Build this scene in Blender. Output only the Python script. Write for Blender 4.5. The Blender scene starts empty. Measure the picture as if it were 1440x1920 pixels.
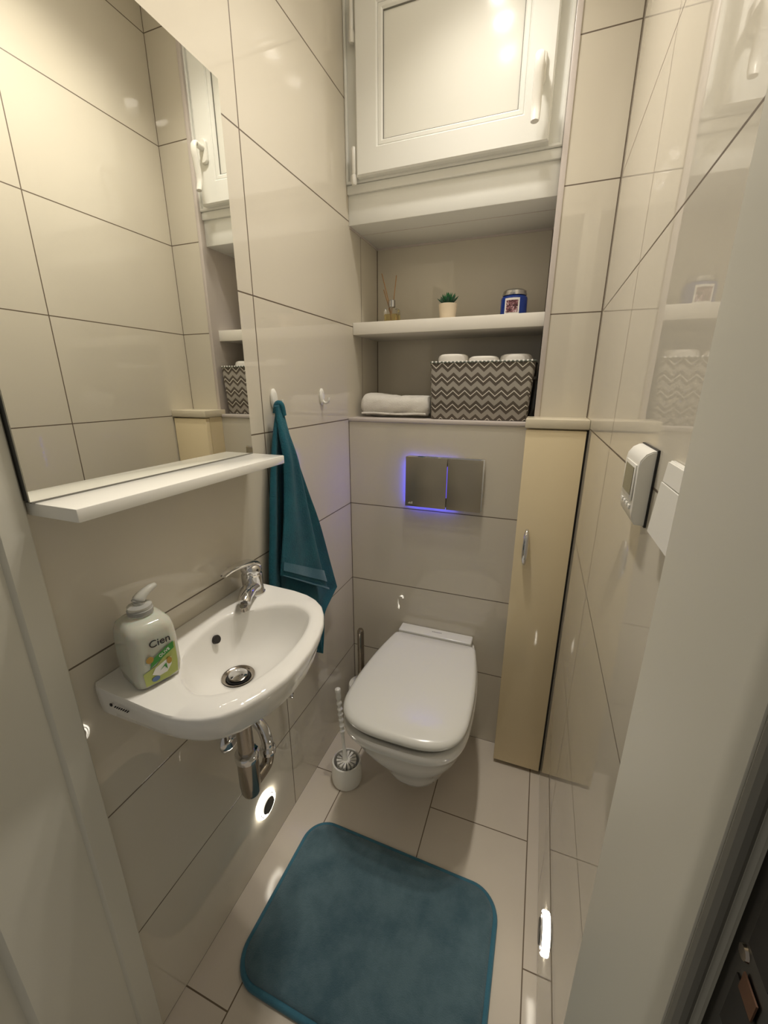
import bpy, bmesh, math, random
from mathutils import Vector, Matrix
random.seed(7)
PI = math.pi
C = bpy.context.scene.collection
SC = bpy.context.scene
W = 0.748            # room width
HC = 2.56            # ceiling height

# ------------------------------------------------------------------ materials
def srgb(r, g, b):
    f = lambda c: (c/255/12.92) if c/255 <= .04045 else ((c/255+.055)/1.055)**2.4
    return (f(r), f(g), f(b), 1)

def mat(name, col, rough=.4, metal=0, **kw):
    m = bpy.data.materials.new(name); m.use_nodes = True
    b = m.node_tree.nodes['Principled BSDF']
    b.inputs['Base Color'].default_value = col
    b.inputs['Roughness'].default_value = rough
    b.inputs['Metallic'].default_value = metal
    for k, v in kw.items():
        b.inputs[k.replace('_', ' ')].default_value = v
    return m

class NT:
    def __init__(s, m): s.t = m.node_tree; s.n = s.t.nodes; s.b = s.n['Principled BSDF']
    def math(s, op, a, b=None, c=None):
        n = s.n.new('ShaderNodeMath'); n.operation = op
        for i, v in enumerate((a, b, c)):
            if v is None: continue
            if isinstance(v, (int, float)): n.inputs[i].default_value = v
            else: s.t.links.new(v, n.inputs[i])
        return n.outputs[0]
    def link(s, a, b): s.t.links.new(a, b)
    def pos(s):
        g = s.n.new('ShaderNodeNewGeometry'); x = s.n.new('ShaderNodeSeparateXYZ')
        s.link(g.outputs['Position'], x.inputs[0]); return x.outputs
    def obj(s):
        g = s.n.new('ShaderNodeTexCoord'); x = s.n.new('ShaderNodeSeparateXYZ')
        s.link(g.outputs['Object'], x.inputs[0]); return x.outputs
    def noise(s, scale, detail=3, vec=None, rough=.5):
        n = s.n.new('ShaderNodeTexNoise'); n.inputs['Scale'].default_value = scale
        n.inputs['Detail'].default_value = detail; n.inputs['Roughness'].default_value = rough
        if vec is None:
            g = s.n.new('ShaderNodeTexCoord'); vec = g.outputs['Object']
        s.link(vec, n.inputs['Vector']); return n.outputs['Fac']
    def mix(s, fac, a, b):
        n = s.n.new('ShaderNodeMix'); n.data_type = 'RGBA'
        if isinstance(fac, (int, float)): n.inputs[0].default_value = fac
        else: s.link(fac, n.inputs[0])
        for v, i in ((a, 6), (b, 7)):
            if isinstance(v, tuple): n.inputs[i].default_value = v
            else: s.link(v, n.inputs[i])
        return n.outputs[2]
    def bump(s, h, strength, dist=.001):
        n = s.n.new('ShaderNodeBump'); n.inputs['Strength'].default_value = strength
        n.inputs['Distance'].default_value = dist; s.link(h, n.inputs['Height'])
        s.link(n.outputs[0], s.b.inputs['Normal'])

GROUT = srgb(96, 82, 66)
TILE = srgb(212, 205, 189)
def joint(nt, c, off, size, w):
    f = nt.math('FRACT', nt.math('DIVIDE', nt.math('SUBTRACT', c, off), size))
    d = nt.math('MULTIPLY', nt.math('MINIMUM', f, nt.math('SUBTRACT', 1.0, f)), size)
    return nt.math('LESS_THAN', d, w/2)

def tile_mat(name, axis, off, w=.003, col=TILE, size=.6, vw=None):
    m = mat(name, col, .02, IOR=1.65); nt = NT(m); p = nt.pos()
    j = joint(nt, p[2], 0.0, .3, w)
    if axis is not None:
        j = nt.math('MAXIMUM', j, joint(nt, p[axis], off, size, vw or w))
    n = nt.noise(3.0, 2)
    c2 = tuple(c*.96 for c in col[:3]) + (1,)
    base = nt.mix(n, col, c2)
    nt.link(nt.mix(j, base, GROUT), nt.b.inputs['Base Color'])
    nt.link(nt.math('ADD', nt.math('MULTIPLY', j, .5), .01), nt.b.inputs['Roughness'])
    nt.bump(nt.math('SUBTRACT', 1.0, j), .35, .0012)
    return m

M = {}
M['tile_left'] = tile_mat('glazed wall tile, left', 1, .126)
M['tile_right'] = tile_mat('glazed wall tile, right', 1, .14)
M['tile_back'] = tile_mat('glazed wall tile, back', 0, 0.0, vw=.005)
M['tile_pilaster'] = tile_mat('glazed wall tile, strip', 0, W, vw=.005)

def floor_mat():
    m = mat('polished floor tile', TILE, .09, IOR=1.5); nt = NT(m); p = nt.pos()
    wj = .003
    u = nt.math('DIVIDE', nt.math('SUBTRACT', p[0], .116), .3)
    jx = joint(nt, p[0], .116, .3, wj)
    par = nt.math('FRACT', nt.math('MULTIPLY', nt.math('FLOOR', u), .5))      # 0 or .5
    off = nt.math('MULTIPLY', par, .6)                                        # 0 or .3
    y = nt.math('ADD', nt.math('ADD', p[1], .631), off)
    f = nt.math('FRACT', nt.math('DIVIDE', y, .6))
    d = nt.math('MULTIPLY', nt.math('MINIMUM', f, nt.math('SUBTRACT', 1.0, f)), .6)
    j = nt.math('MAXIMUM', jx, nt.math('LESS_THAN', d, wj/2))
    n = nt.noise(6.0, 4)
    base = nt.mix(n, srgb(213, 204, 190), srgb(203, 193, 178))
    nt.link(nt.mix(j, base, srgb(105, 90, 72)), nt.b.inputs['Base Color'])
    nt.link(nt.math('ADD', nt.math('MULTIPLY', j, .5), .14), nt.b.inputs['Roughness'])
    nt.bump(nt.math('SUBTRACT', 1.0, j), .4, .0012)
    return m
M['floor'] = floor_mat()
M['paint'] = mat('white ceiling paint', srgb(236, 232, 222), .7)
M['grout'] = mat('grout', GROUT, .7)
M['pvc'] = mat('white window plastic', srgb(236, 236, 230), .22)
M['panel'] = mat('glossy white infill panel', srgb(232, 231, 222), .13)
M['seal'] = mat('grey rubber seal and seat gap shade', srgb(120, 118, 110), .6)
M['profile'] = mat('pale edge profile', srgb(205, 196, 190), .3)
M['frame'] = mat('painted door frame', srgb(212, 209, 196), .38)
M['cream'] = mat('cream lacquer', srgb(233, 216, 178), .08, IOR=1.5)
M['creamcap'] = mat('cream stone-look cap', srgb(222, 212, 188), .2)
M['dark'] = mat('dark gap', srgb(30, 27, 24), .6)
M['brown'] = mat('raw wood', srgb(84, 54, 32), .7)
M['steel'] = mat('dark steel and darkened chrome', srgb(95, 93, 90), .35, 1)
M['chrome'] = mat('chrome', srgb(222, 222, 224), .06, 1)
M['chromedull'] = mat('tarnished chrome', srgb(170, 162, 152), .16, 1)
M['ceramic'] = mat('white glazed ceramic', srgb(232, 230, 224), .05, IOR=1.55)
M['lid'] = mat('white seat plastic', srgb(226, 225, 217), .2)
M['white'] = mat('white plastic', srgb(232, 230, 222), .25)
M['shelfwhite'] = mat('white lacquered board', srgb(238, 234, 224), .2)
M['glossshelf'] = mat('white glossy board', srgb(240, 238, 230), .08)
M['mirror'] = mat('mirror silvering', srgb(238, 238, 232), .0, 1)
M['mirroredge'] = mat('mirror edge', srgb(110, 110, 104), .3)
M['plate'] = mat('satin stainless plate', srgb(168, 160, 144), .36, .8)
M['black'] = mat('black print', srgb(22, 20, 20), .5)
M['lcd'] = mat('grey display', srgb(128, 126, 104), .2)
M['rubber'] = mat('black rubber', srgb(18, 18, 18), .4)

def emit(name, col, s):
    m = mat(name, col, .4)
    b = m.node_tree.nodes['Principled BSDF']
    b.inputs['Emission Color'].default_value = col; b.inputs['Emission Strength'].default_value = s
    return m
M['bulb'] = emit('warm spot', (1, .935, .845, 1), 46)
M['ring'] = emit('led ring', (1, .93, .80, 1), 10)
M['blue'] = emit('blue led', (.07, .08, 1, 1), 20)

M['blueslit'] = emit('blue slit', (.10, .07, .7, 1), 1.4)
def towel_mat(name, c1, c2, scale, strength, sheen=.6):
    m = mat(name, c1, .95, Sheen_Weight=sheen, Sheen_Roughness=.5); nt = NT(m)
    n = nt.noise(scale, 4, rough=.7); n2 = nt.noise(14, 4, rough=.65)
    mr = nt.n.new('ShaderNodeMapRange'); mr.inputs[1].default_value = .36; mr.inputs[2].default_value = .64; nt.link(n2, mr.inputs[0]); n2 = mr.outputs[0]
    nt.link(nt.mix(n2, c1, c2), nt.b.inputs['Base Color'])
    nt.bump(n, strength, .004)
    return m
M['teal'] = towel_mat('teal terry', srgb(6, 82, 100), srgb(12, 98, 114), 260, 1.0, .08)
M['mat'] = towel_mat('blue teal plush', srgb(64, 97, 110), srgb(90, 119, 130), 380, .9, .2)
M['matedge'] = towel_mat('blue teal binding', srgb(52, 104, 124), srgb(60, 112, 132), 300, .4, .2)
M['terry'] = towel_mat('white terry', srgb(240, 236, 228), srgb(232, 228, 218), 300, .9, .2)
M['paper'] = mat('white tissue', srgb(232, 228, 220), .9)
M['card'] = mat('cardboard core', srgb(150, 130, 105), .9)

def chevron_mat():
    m = mat('chevron fabric', srgb(160, 155, 145), .6); nt = NT(m); p = nt.pos()
    g = nt.n.new('ShaderNodeNewGeometry'); xn = nt.n.new('ShaderNodeSeparateXYZ'); nt.link(g.outputs['Normal'], xn.inputs[0])
    side = nt.math('GREATER_THAN', nt.math('ABSOLUTE', xn.outputs[0]), .7)
    u = nt.math('ADD', nt.math('MULTIPLY', p[1], side), nt.math('MULTIPLY', p[0], nt.math('SUBTRACT', 1.0, side)))
    per = .0372
    f = nt.math('FRACT', nt.math('DIVIDE', u, per))
    tri = nt.math('MULTIPLY', nt.math('ABSOLUTE', nt.math('SUBTRACT', f, .5)), .0165*2)
    v = nt.math('FRACT', nt.math('DIVIDE', nt.math('ADD', nt.math('SUBTRACT', p[2], 1.2), tri), .0418))
    dark = nt.math('MAXIMUM', nt.math('LESS_THAN', v, .26), nt.math('MULTIPLY', nt.math('GREATER_THAN', v, .34), nt.math('LESS_THAN', v, .60)))
    grey = nt.math('GREATER_THAN', v, .60)
    n = nt.noise(900, 2)
    base = nt.mix(grey, srgb(226, 222, 212), nt.mix(n, srgb(176, 171, 162), srgb(156, 150, 140)))
    nt.link(nt.mix(dark, base, srgb(92, 84, 74)), nt.b.inputs['Base Color'])
    return m
M['chevron'] = chevron_mat()
M['basketrim'] = mat('grey green piping', srgb(96, 104, 94), .5)
M['glass'] = mat('clear glass', (1, 1, 1, 1), .02, Transmission_Weight=1.0, IOR=1.45)
M['amber'] = mat('pale amber oil', srgb(236, 216, 140), .05, Transmission_Weight=.85, IOR=1.36)
M['reed'] = mat('rattan reed', srgb(168, 128, 84), .7)
M['pot'] = mat('cream pot', srgb(222, 206, 180), .5)
M['leaf'] = mat('succulent green', srgb(34, 104, 62), .4)
M['leafdark'] = mat('succulent tip', srgb(24, 74, 52), .4)
M['bluejar'] = mat('cobalt glass', srgb(20, 50, 128), .06, IOR=1.5)
M['tin'] = mat('brushed tin lid', srgb(196, 196, 196), .25, 1)
M['labelwhite'] = mat('label white', srgb(228, 226, 220), .5)
def picture_mat():
    m = mat('dark mottled print', srgb(70, 40, 46), .5); nt = NT(m)
    v = nt.noise(140, 4, rough=.8)
    r = nt.n.new('ShaderNodeValToRGB'); nt.link(v, r.inputs[0])
    e = r.color_ramp.elements
    e[0].position = .42; e[0].color = srgb(38, 22, 30); e[1].position = .62; e[1].color = srgb(214, 200, 204)
    k = r.color_ramp.elements.new(.5); k.color = srgb(128, 64, 72)
    nt.link(r.outputs[0], nt.b.inputs['Base Color']); return m
M['picture'] = picture_mat()
M['soap'] = mat('milky liquid soap bottle', srgb(202, 204, 190), .1, Subsurface_Weight=.35, Subsurface_Scale=.02, Transmission_Weight=.12)
M['clearplastic'] = mat('clear pump plastic', srgb(235, 235, 228), .12, Transmission_Weight=.6, IOR=1.3)
M['lblgreen'] = mat('label pale green', srgb(168, 178, 96), .35)
M['lblband'] = mat('label green band', srgb(44, 134, 38), .35)
M['lblolive'] = mat('label olive', srgb(168, 130, 40), .35)
M['lblblue'] = mat('label blue seal', srgb(84, 110, 156), .35)

# ------------------------------------------------------------------ helpers
def tag(o, label=None, cat=None, group=None, kind=None):
    if label: o['label'] = label
    if cat: o['category'] = cat
    if group: o['group'] = group
    if kind: o['kind'] = kind
    return o
WL = {}
def thing(name, label, cat, loc, group=None):
    o = bpy.data.objects.new(name, None); o.empty_display_size = .03
    C.objects.link(o); o.location = loc; WL[o] = Vector(loc)
    return tag(o, label, cat, group)
def obj(name, bm, m, parent=None, origin=None, smooth=35, label=None):
    """link a bmesh, given in world coordinates, as one object"""
    org = WL[parent] if parent else Vector(origin or (0, 0, 0))
    bmesh.ops.translate(bm, verts=bm.verts, vec=-org)
    bmesh.ops.recalc_face_normals(bm, faces=bm.faces)
    me = bpy.data.meshes.new(name); bm.to_mesh(me); bm.free()
    ms = m if isinstance(m, (list, tuple)) else [m]
    for k in ms: me.materials.append(k)
    if smooth:
        for p in me.polygons: p.use_smooth = True
        me.set_sharp_from_angle(angle=math.radians(smooth))
    o = bpy.data.objects.new(name, me); C.objects.link(o)
    if parent: o.parent = parent
    else: o.location = org
    WL[o] = org.copy()
    if label: o['label'] = label
    return o
def struct(name, bm, m, smooth=0):
    return tag(obj(name, bm, m, smooth=smooth), kind='structure')

def B(): return bmesh.new()
def box(bm, x0, x1, y0, y1, z0, z1, bev=0, seg=2, mi=0):
    r = bmesh.ops.create_cube(bm, size=1)
    vs = r['verts']
    for v in vs:
        v.co = Vector(((x0+x1)/2+v.co.x*(x1-x0), (y0+y1)/2+v.co.y*(y1-y0), (z0+z1)/2+v.co.z*(z1-z0)))
    fs = set(f for v in vs for f in v.link_faces)
    for f in fs: f.material_index = mi
    if bev:
        es = list(set(e for v in vs for e in v.link_edges))
        bmesh.ops.bevel(bm, geom=es, offset=bev, segments=seg, affect='EDGES', profile=.5)
    return bm
def loft(bm, rings, cap0=True, cap1=True, closed=True, mi=0):
    R = [[bm.verts.new(p) for p in r] for r in rings]
    n = len(R[0])
    for a, b in zip(R, R[1:]):
        for i in range(n if closed else n-1):
            j = (i+1) % n
            bm.faces.new((a[i], a[j], b[j], b[i])).material_index = mi
    if cap0: bm.faces.new(R[0][::-1]).material_index = mi
    if cap1: bm.faces.new(R[-1]).material_index = mi
    return bm
def frame_of(d):
    d = Vector(d).normalized()
    u = d.orthogonal().normalized() if abs(d.z) < .99 else Vector((1, 0, 0))
    u = (u - d*u.dot(d)).normalized()
    return u, d.cross(u)
def lathe(bm, base, axis, prof, n=32, mi=0, cap=True):
    base = Vector(base); d = Vector(axis).normalized(); u, v = frame_of(d)
    rings = [[base+d*h+(u*math.cos(2*PI*k/n)+v*math.sin(2*PI*k/n))*max(r, 1e-5) for k in range(n)] for r, h in prof]
    return loft(bm, rings, cap, cap, mi=mi)
def tube(bm, pts, rad, n=16, mi=0, cap=True, flat=1.0, updir=None):
    pts = [Vector(p) for p in pts]
    rad = rad if isinstance(rad, (list, tuple)) else [rad]*len(pts)
    rings = []; u = None
    for i, p in enumerate(pts):
        d = (pts[min(i+1, len(pts)-1)]-pts[max(i-1, 0)]).normalized()
        if updir is not None:
            w = Vector(updir); w = (w-d*w.dot(d)).normalized(); u = d.cross(w)
        else:
            if u is None: u = frame_of(d)[0]
            u = (u-d*u.dot(d)).normalized(); w = d.cross(u)
        rings.append([p+(u*math.cos(2*PI*k/n)+w*math.sin(2*PI*k/n)*flat)*rad[i] for k in range(n)])
    return loft(bm, rings, cap, cap, mi=mi)
def catmull(P, n=8, closed=False):
    P = [Vector(p) for p in P]; out = []; N = len(P)
    rng = range(N) if closed else range(N-1)
    for i in rng:
        g = (lambda k: P[k % N]) if closed else (lambda k: P[max(0, min(N-1, k))])
        a, b, c, d = g(i-1), g(i), g(i+1), g(i+2)
        for k in range(n):
            t = k/n
            out.append(.5*((2*b)+(c-a)*t+(2*a-5*b+4*c-d)*t*t+(3*b-a-3*c+d)*t**3))
    if not closed: out.append(P[-1].copy())
    return out
def prism(bm, poly, z0, z1, mi=0):
    return loft(bm, [[Vector((x, y, z0)) for x, y in poly], [Vector((x, y, z1)) for x, y in poly]], mi=mi)
def rrect(cx, cy, hx, hy, r, n=8):
    out = []; r = max(min(r, hx, hy), 1e-4)
    for sx, sy, a0 in ((1, 1, 0), (-1, 1, PI/2), (-1, -1, PI), (1, -1, 1.5*PI)):
        for k in range(n+1):
            a = a0+PI/2*k/n
            out.append((cx+sx*(hx-r)+r*math.cos(a), cy+sy*(hy-r)+r*math.sin(a)))
    return out
def text_bm(s, size, m4, ext=.0003):
    cu = bpy.data.curves.new('t', 'FONT'); cu.body = s; cu.size = size; cu.extrude = ext
    cu.align_x = 'CENTER'; cu.align_y = 'CENTER'
    o = bpy.data.objects.new('t', cu); C.objects.link(o)
    dg = bpy.context.evaluated_depsgraph_get(); dg.update()
    me = bpy.data.meshes.new_from_object(o.evaluated_get(dg))
    bm = B(); bm.from_mesh(me); bpy.data.objects.remove(o); bpy.data.curves.remove(cu); bpy.data.meshes.remove(me)
    bmesh.ops.transform(bm, matrix=m4, verts=bm.verts)
    return bm

# ------------------------------------------------------------------ room shell
struct('floor', box(B(), -.12, W+.12, -1.45, .40, -.1, 0), M['floor'])
struct('ceiling', box(B(), -.12, W+.12, -1.30, .40, HC, HC+.1), M['paint'])
struct('wall_left', box(B(), -.12, 0, -.998, .40, 0, HC), M['tile_left'])
struct('wall_right', box(B(), W, W+.12, -.998, .40, 0, HC), M['tile_right'])
struct('wall_back', box(B(), 0, W, .277, .40, 0, HC), M['tile_back'])
struct('wall_front', box(B(), -.12, W+.12, -1.15, -.998, 2.06, HC), M['tile_back'])
# boxed-in cistern wall, tiled, with its ledge
struct('wall_cistern', box(B(), 0, W, 0, .277, 0, 1.193), M['tile_back'])
bm = B(); box(bm, .0008, .585, -.004, .2765, 1.1935, 1.2055, .002)
struct('trim_1', bm, M['profile'], 30)
# tiled strip to the right of the niche
struct('wall_strip', box(B(), .6186, W, .02, .277, 1.1935, HC), M['tile_pilaster'])
bm = B(); box(bm, .604, .6186, .0155, .277, 1.1935, HC, .0015)
struct('trim_2', bm, M['profile'], 30)
# white lintel board between niche and window, and its caulk bead
bm = B(); box(bm, 0, .604, .036, .277, 1.787, 1.868, .002)
box(bm, 0, .604, .028, .040, 1.866, 1.890, .003)
tag(obj('trim_3', bm, M['pvc']), kind='structure')
bm = B(); box(bm, 0, .604, .125, .1275, 1.7862, 1.7875); box(bm, .0002, .604, .272, .2768, 1.782, 1.7875); box(bm, .0002, .004, .04, .2768, 1.782, 1.7875)
struct('trim_4', bm, M['profile'])
struct('wall_upper', box(B(), 0, .604, .06, .277, 2.395, HC), M['tile_back'])

# ------------------------------------------------------------------ window (opaque white hatch)
win = tag(bpy.data.objects.new('window_1', None), kind='structure'); C.objects.link(win); win.location = (.3, .02, 1.89); WL[win] = Vector((.3, .02, 1.89))
def ring_frame(bm, x0, x1, z0, z1, w, y0, y1, bev=.003):
    """four mitred bars"""
    for (a, b, c, d) in (((x0, z0), (x1, z0), (x1-w, z0+w), (x0+w, z0+w)), ((x1, z0), (x1, z1), (x1-w, z1-w), (x1-w, z0+w)),
                         ((x1, z1), (x0, z1), (x0+w, z1-w), (x1-w, z1-w)), ((x0, z1), (x0, z0), (x0+w, z0+w), (x0+w, z1-w))):
        loft(bm, [[Vector((p[0], y1, p[1])) for p in (a, b, c, d)], [Vector((p[0], y0+bev, p[1])) for p in (a, b, c, d)],
                  [Vector((p[0]+(q[0])*bev, y0, p[1]+q[1]*bev)) for p, q in zip((a, b, c, d), [(1 if k[0] < (x0+x1)/2 else -1, 1 if k[1] < (z0+z1)/2 else -1) if i < 2 else (-1 if k[0] < (x0+x1)/2 else 1, -1 if k[1] < (z0+z1)/2 else 1) for i, k in enumerate((a, b, c, d))])]])
    return bm
bm = B(); ring_frame(bm, .0005, .6035, 1.890, 2.394, .045, .030, .1)
ring_frame(bm, .0005, .6035, 1.890, 2.394, .008, .022, .032, .002)
obj('window_frame', bm, M['pvc'], win)
sash = obj('window_sash', ring_frame(B(), .045, .570, 1.896, 2.335, .066, .0, .031, .004), M['pvc'], win)
bead = ring_frame(B(), .109, .506, 1.960, 2.271, .016, .004, .024, .004)
obj('glazing_bead', bead, M['pvc'], sash)
obj('sash_seal', ring_frame(B(), .1245, .4905, 1.9755, 2.2555, .0022, .0085, .012, .0005), M['seal'], sash)
obj('panel', box(B(), .120, .495, .012, .024, 1.971, 2.260), M['panel'], win)
# sloped handle: rosette, neck, hanging grip
g = catmull([(.536, -.034, 2.052), (.536, -.045, 2.046), (.536, -.049, 2.025), (.536, -.042, 1.985), (.536, -.038, 1.95), (.536, -.043, 1.925), (.536, -.046, 1.918)], 6)
rr = [.0085+.003*math.sin(PI*i/(len(g)-1))**.5 for i in range(len(g))]; rr[-1] = .006
h = obj('window_handle', tube(B(), g, rr, 18, flat=.6, updir=(0, -1, 0)), M['white'], win)
bm = B(); loft(bm, [[Vector((x, y, z)) for x, z in rrect(.536, 2.040, .0145-d, .034-d, .012-d)] for y, d in ((-.0005, 0), (-.008, 0), (-.011, .003))])
obj('rosette', bm, M['white'], h)
obj('neck', lathe(B(), (.536, -.0115, 2.048), (0, -1, 0), [(.010, 0), (.009, .014), (.010, .026)], 20), M['white'], h)
for (z0, z1, z2) in ((1.899, 1.905, 1.972), (2.225, 2.232, 2.30)):
    hg = obj('window_hinge', lathe(B(), (.034, .008, z1), (0, 0, 1), [(.0055, 0), (.0065, .002), (.0065, z2-z1-.003), (.005, z2-z1)], 16), M['white'], win)
    obj('hinge_pin', lathe(B(), (.034, .008, z0-.02), (0, 0, 1), [(.006, 0), (.0085, .004), (.0085, .018), (.007, z1-z0+.0195)], 8), M['white'], hg)

# ------------------------------------------------------------------ door frame we look through
door = tag(bpy.data.objects.new('door_1', None), kind='structure'); C.objects.link(door); door.location = (.35, -1.0, 0); WL[door] = Vector((.35, -1.0, 0))
bm = B(); prism(bm, [(-.12, -.9985), (.008, -.9985), (.0105, -1.001), (.0105, -1.033), (.008, -1.036), (.0035, -1.0375), (.0035, -1.152), (-.001, -1.156), (-.014, -1.158), (-.014, -1.26), (-.12, -1.26)], 0, 2.06)
obj('frame_post', bm, M['frame'], door)
bm = B(); prism(bm, [(W+.10, -.9985), (.7165, -.9985), (.714, -1.001), (.714, -1.128), (.716, -1.134), (.718, -1.138), (.728, -1.140), (.7295, -1.142), (.7295, -1.26), (W+.10, -1.26)][::-1], 0, 2.06)
obj('frame_post', bm, M['frame'], door)
bm = B(); prism(bm, [(-.12, -.9985), (-.12, -1.26), (W+.10, -1.26), (W+.10, -.9985)], 2.0605, 2.10)
obj('frame_head', bm, M['frame'], door)
bm = B(); tube(bm, [(.7225, -1.1405, 0.02), (.7225, -1.1405, 2.03)], .0042, 10); obj('door_seal', bm, M['seal'], door)
bm = B(); prism(bm, [(.7285, -1.146), (.7285, -1.175), (.731, -1.175), (.731, -1.146)], .98, 1.19)
sp = obj('strike_plate', bm, M['steel'], door)
obj('latch_opening', box(B(), .7278, .7286, -1.171, -1.155, 1.085, 1.12), M['dark'], sp)
obj('latch_opening', box(B(), .7278, .7286, -1.171, -1.155, 1.035, 1.066), M['dark'], sp)
obj('wood_edge', box(B(), .7272, .7279, -1.170, -1.159, 1.064, 1.074), M['brown'], sp)
obj('screw', lathe(B(), (.7285, -1.1545, 1.078), (-1, 0, 0), [(.0035, 0), (.003, .0012)], 14), M['chromedull'], sp)

# ------------------------------------------------------------------ mirror with shelf
mir = thing('wall_mirror', 'large frameless mirror on the left tiled wall above the washbasin', 'mirror', (.01, -.77, 1.16))
obj('backing', box(B(), .0008, .0175, -.996, -.554, 1.1645, 1.832), M['mirroredge'], mir)
obj('glass', box(B(), .0176, .0205, -.998, -.550, 1.1645, 1.834), M['mirror'], mir)
obj('mirror_seal', box(B(), .0170, .0212, -.997, -.551, 1.1624, 1.1646), M['seal'], mir)
bm = B(); box(bm, .0008, .100, -.994, -.545, 1.1440, 1.1622, .0018, 2)
o = obj('mirror_shelf', bm, M['glossshelf'], origin=(.05, -.77, 1.1445)); tag(o, 'narrow white glossy shelf along the bottom edge of the mirror', 'shelf')

# ------------------------------------------------------------------ washbasin
CX, CY = .14, -.775
RZ = .855
outer = [(.001, -.970), (.045, -.9735), (.087, -.976), (.130, -.979), (.165, -.979), (.192, -.974), (.214, -.966), (.236, -.952), (.255, -.928), (.272, -.888), (.2815, -.850), (.284, -.817), (.281, -.768), (.272, -.721), (.260, -.682), (.243, -.650), (.222, -.622), (.197, -.603), (.168, -.591), (.13, -.584), (.06, -.581), (.001, -.580)]
inner = [(.098, -.888), (.070, -.850), (.058, -.800), (.054, -.745), (.066, -.712), (.095, -.682), (.125, -.656), (.160, -.644), (.195, -.652), (.222, -.678), (.240, -.735), (.2445, -.795), (.239, -.845), (.224, -.886), (.198, -.914), (.163, -.924), (.128, -.912)]
def polar(poly, n):
    out = []
    for k in range(n):
        a = 2*PI*k/n + PI/n; dx, dy = math.cos(a), math.sin(a); best = 0
        for i in range(len(poly)):
            x1, y1 = poly[i][0]-CX, poly[i][1]-CY; x2, y2 = poly[(i+1) % len(poly)][0]-CX, poly[(i+1) % len(poly)][1]-CY
            ex, ey = x2-x1, y2-y1; det = dx*(-ey)+dy*ex
            if abs(det) < 1e-12: continue
            t = (x1*(-ey)+y1*ex)/det; s = (dx*y1-dy*x1)/det
            if t > 0 and -1e-6 <= s <= 1+1e-6: best = max(best, t)
        out.append(Vector((CX+dx*best, CY+dy*best)))
    return out
NB = 144
ip = [(p.x, p.y) for p in catmull([(x, y, 0) for x, y in inner], 8, True)]
O = polar(outer, NB); I = polar(ip, NB)
DC = Vector((.115, -.777))        # drain centre
def circ(c, r): return [c+Vector((math.cos(2*PI*k/NB+PI/NB), math.sin(2*PI*k/NB+PI/NB)))*r for k in range(NB)]
D = circ(DC, .030)
def lerpring(A, Bq, t, z): return [Vector((a.x*(1-t)+b.x*t, a.y*(1-t)+b.y*t, z)) for a, b in zip(A, Bq)]
def inset(A, d, z):
    out = []
    for k, a in enumerate(A):
        c = Vector((CX, CY)); v = (a-c); L = v.length; d_ = d*(.25+.75*max(0, min(1, a.x/.22)))
        q = c+v*((L-d_)/L)
        if a.x < .01: q.x = a.x
        out.append(Vector((q.x, q.y, z)))
    return out
UC = circ(Vector((.112, -.777)), .045)
rings = [lerpring(UC, UC, 0, .735), lerpring(O, UC, .86, .742), lerpring(O, UC, .62, .757), lerpring(O, UC, .40, .772), lerpring(O, UC, .24, .785), lerpring(O, UC, .13, .795),
         inset(O, .018, .803), inset(O, .0085, .820), inset(O, .0015, .842), inset(O, .0012, .8515), inset(O, .0045, RZ), lerpring(I, O, .22, RZ+.0005), lerpring(I, O, .07, RZ-.0005),
         lerpring(I, D, .0, RZ-.004), lerpring(I, D, .03, RZ-.010), lerpring(I, D, .09, .832), lerpring(I, D, .18, .812), lerpring(I, D, .32, .793), lerpring(I, D, .50, .778), lerpring(I, D, .70, .768), lerpring(I, D, .88, .762), lerpring(I, D, 1, .757), lerpring(I, circ(DC, .024), 1, .750)]
for r in rings:
    for v in r: v.x = max(v.x, .0012)
sink = thing('washbasin', 'small white ceramic washbasin mounted on the left wall under the mirror', 'washbasin', (.0, -.777, .735))
obj('basin', loft(B(), rings), M['ceramic'], sink, smooth=50)
# overflow hole on the wall-side slope of the bowl
ofc = Vector((.0615, -.768, .824)); ofn = Vector((.86, -.10, .42)).normalized()
obj('overflow_hole', lathe(B(), ofc-ofn*.004, ofn, [(.0085, 0), (.0085, .0075), (.0075, .0082)], 24), M['dark'], sink)
bm = lathe(B(), (DC.x, DC.y, .7505), (0, 0, 1), [(.024, 0), (.0295, .0072), (.0315, .0095), (.031, .0102), (.0265, .0088), (.022, .004)], 40)
obj('drain_ring', bm, M['chromedull'], sink)
obj('drain_gap', lathe(B(), (DC.x, DC.y, .7548), (0, 0, 1), [(.0225, 0), (.0225, .0025)], 32), M['rubber'], sink)
obj('drain_plug', lathe(B(), (DC.x, DC.y, .7572), (0, 0, 1), [(.016, 0), (.0185, .003), (.018, .006), (.012, .0078), (0, .0082)], 32), M['chrome'], sink)
# small maker's mark on the left flank of the basin
bm = B(); box(bm, .044, .0485, -.9765, -.9742, .8330, .8378, .0008)
for i in range(7): box(bm, .055+i*.0045, .0568+i*.0045, -.9772-.0001*i, -.9745, .8345, .8358)
obj('maker_mark', bm, M['black'], sink)

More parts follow.
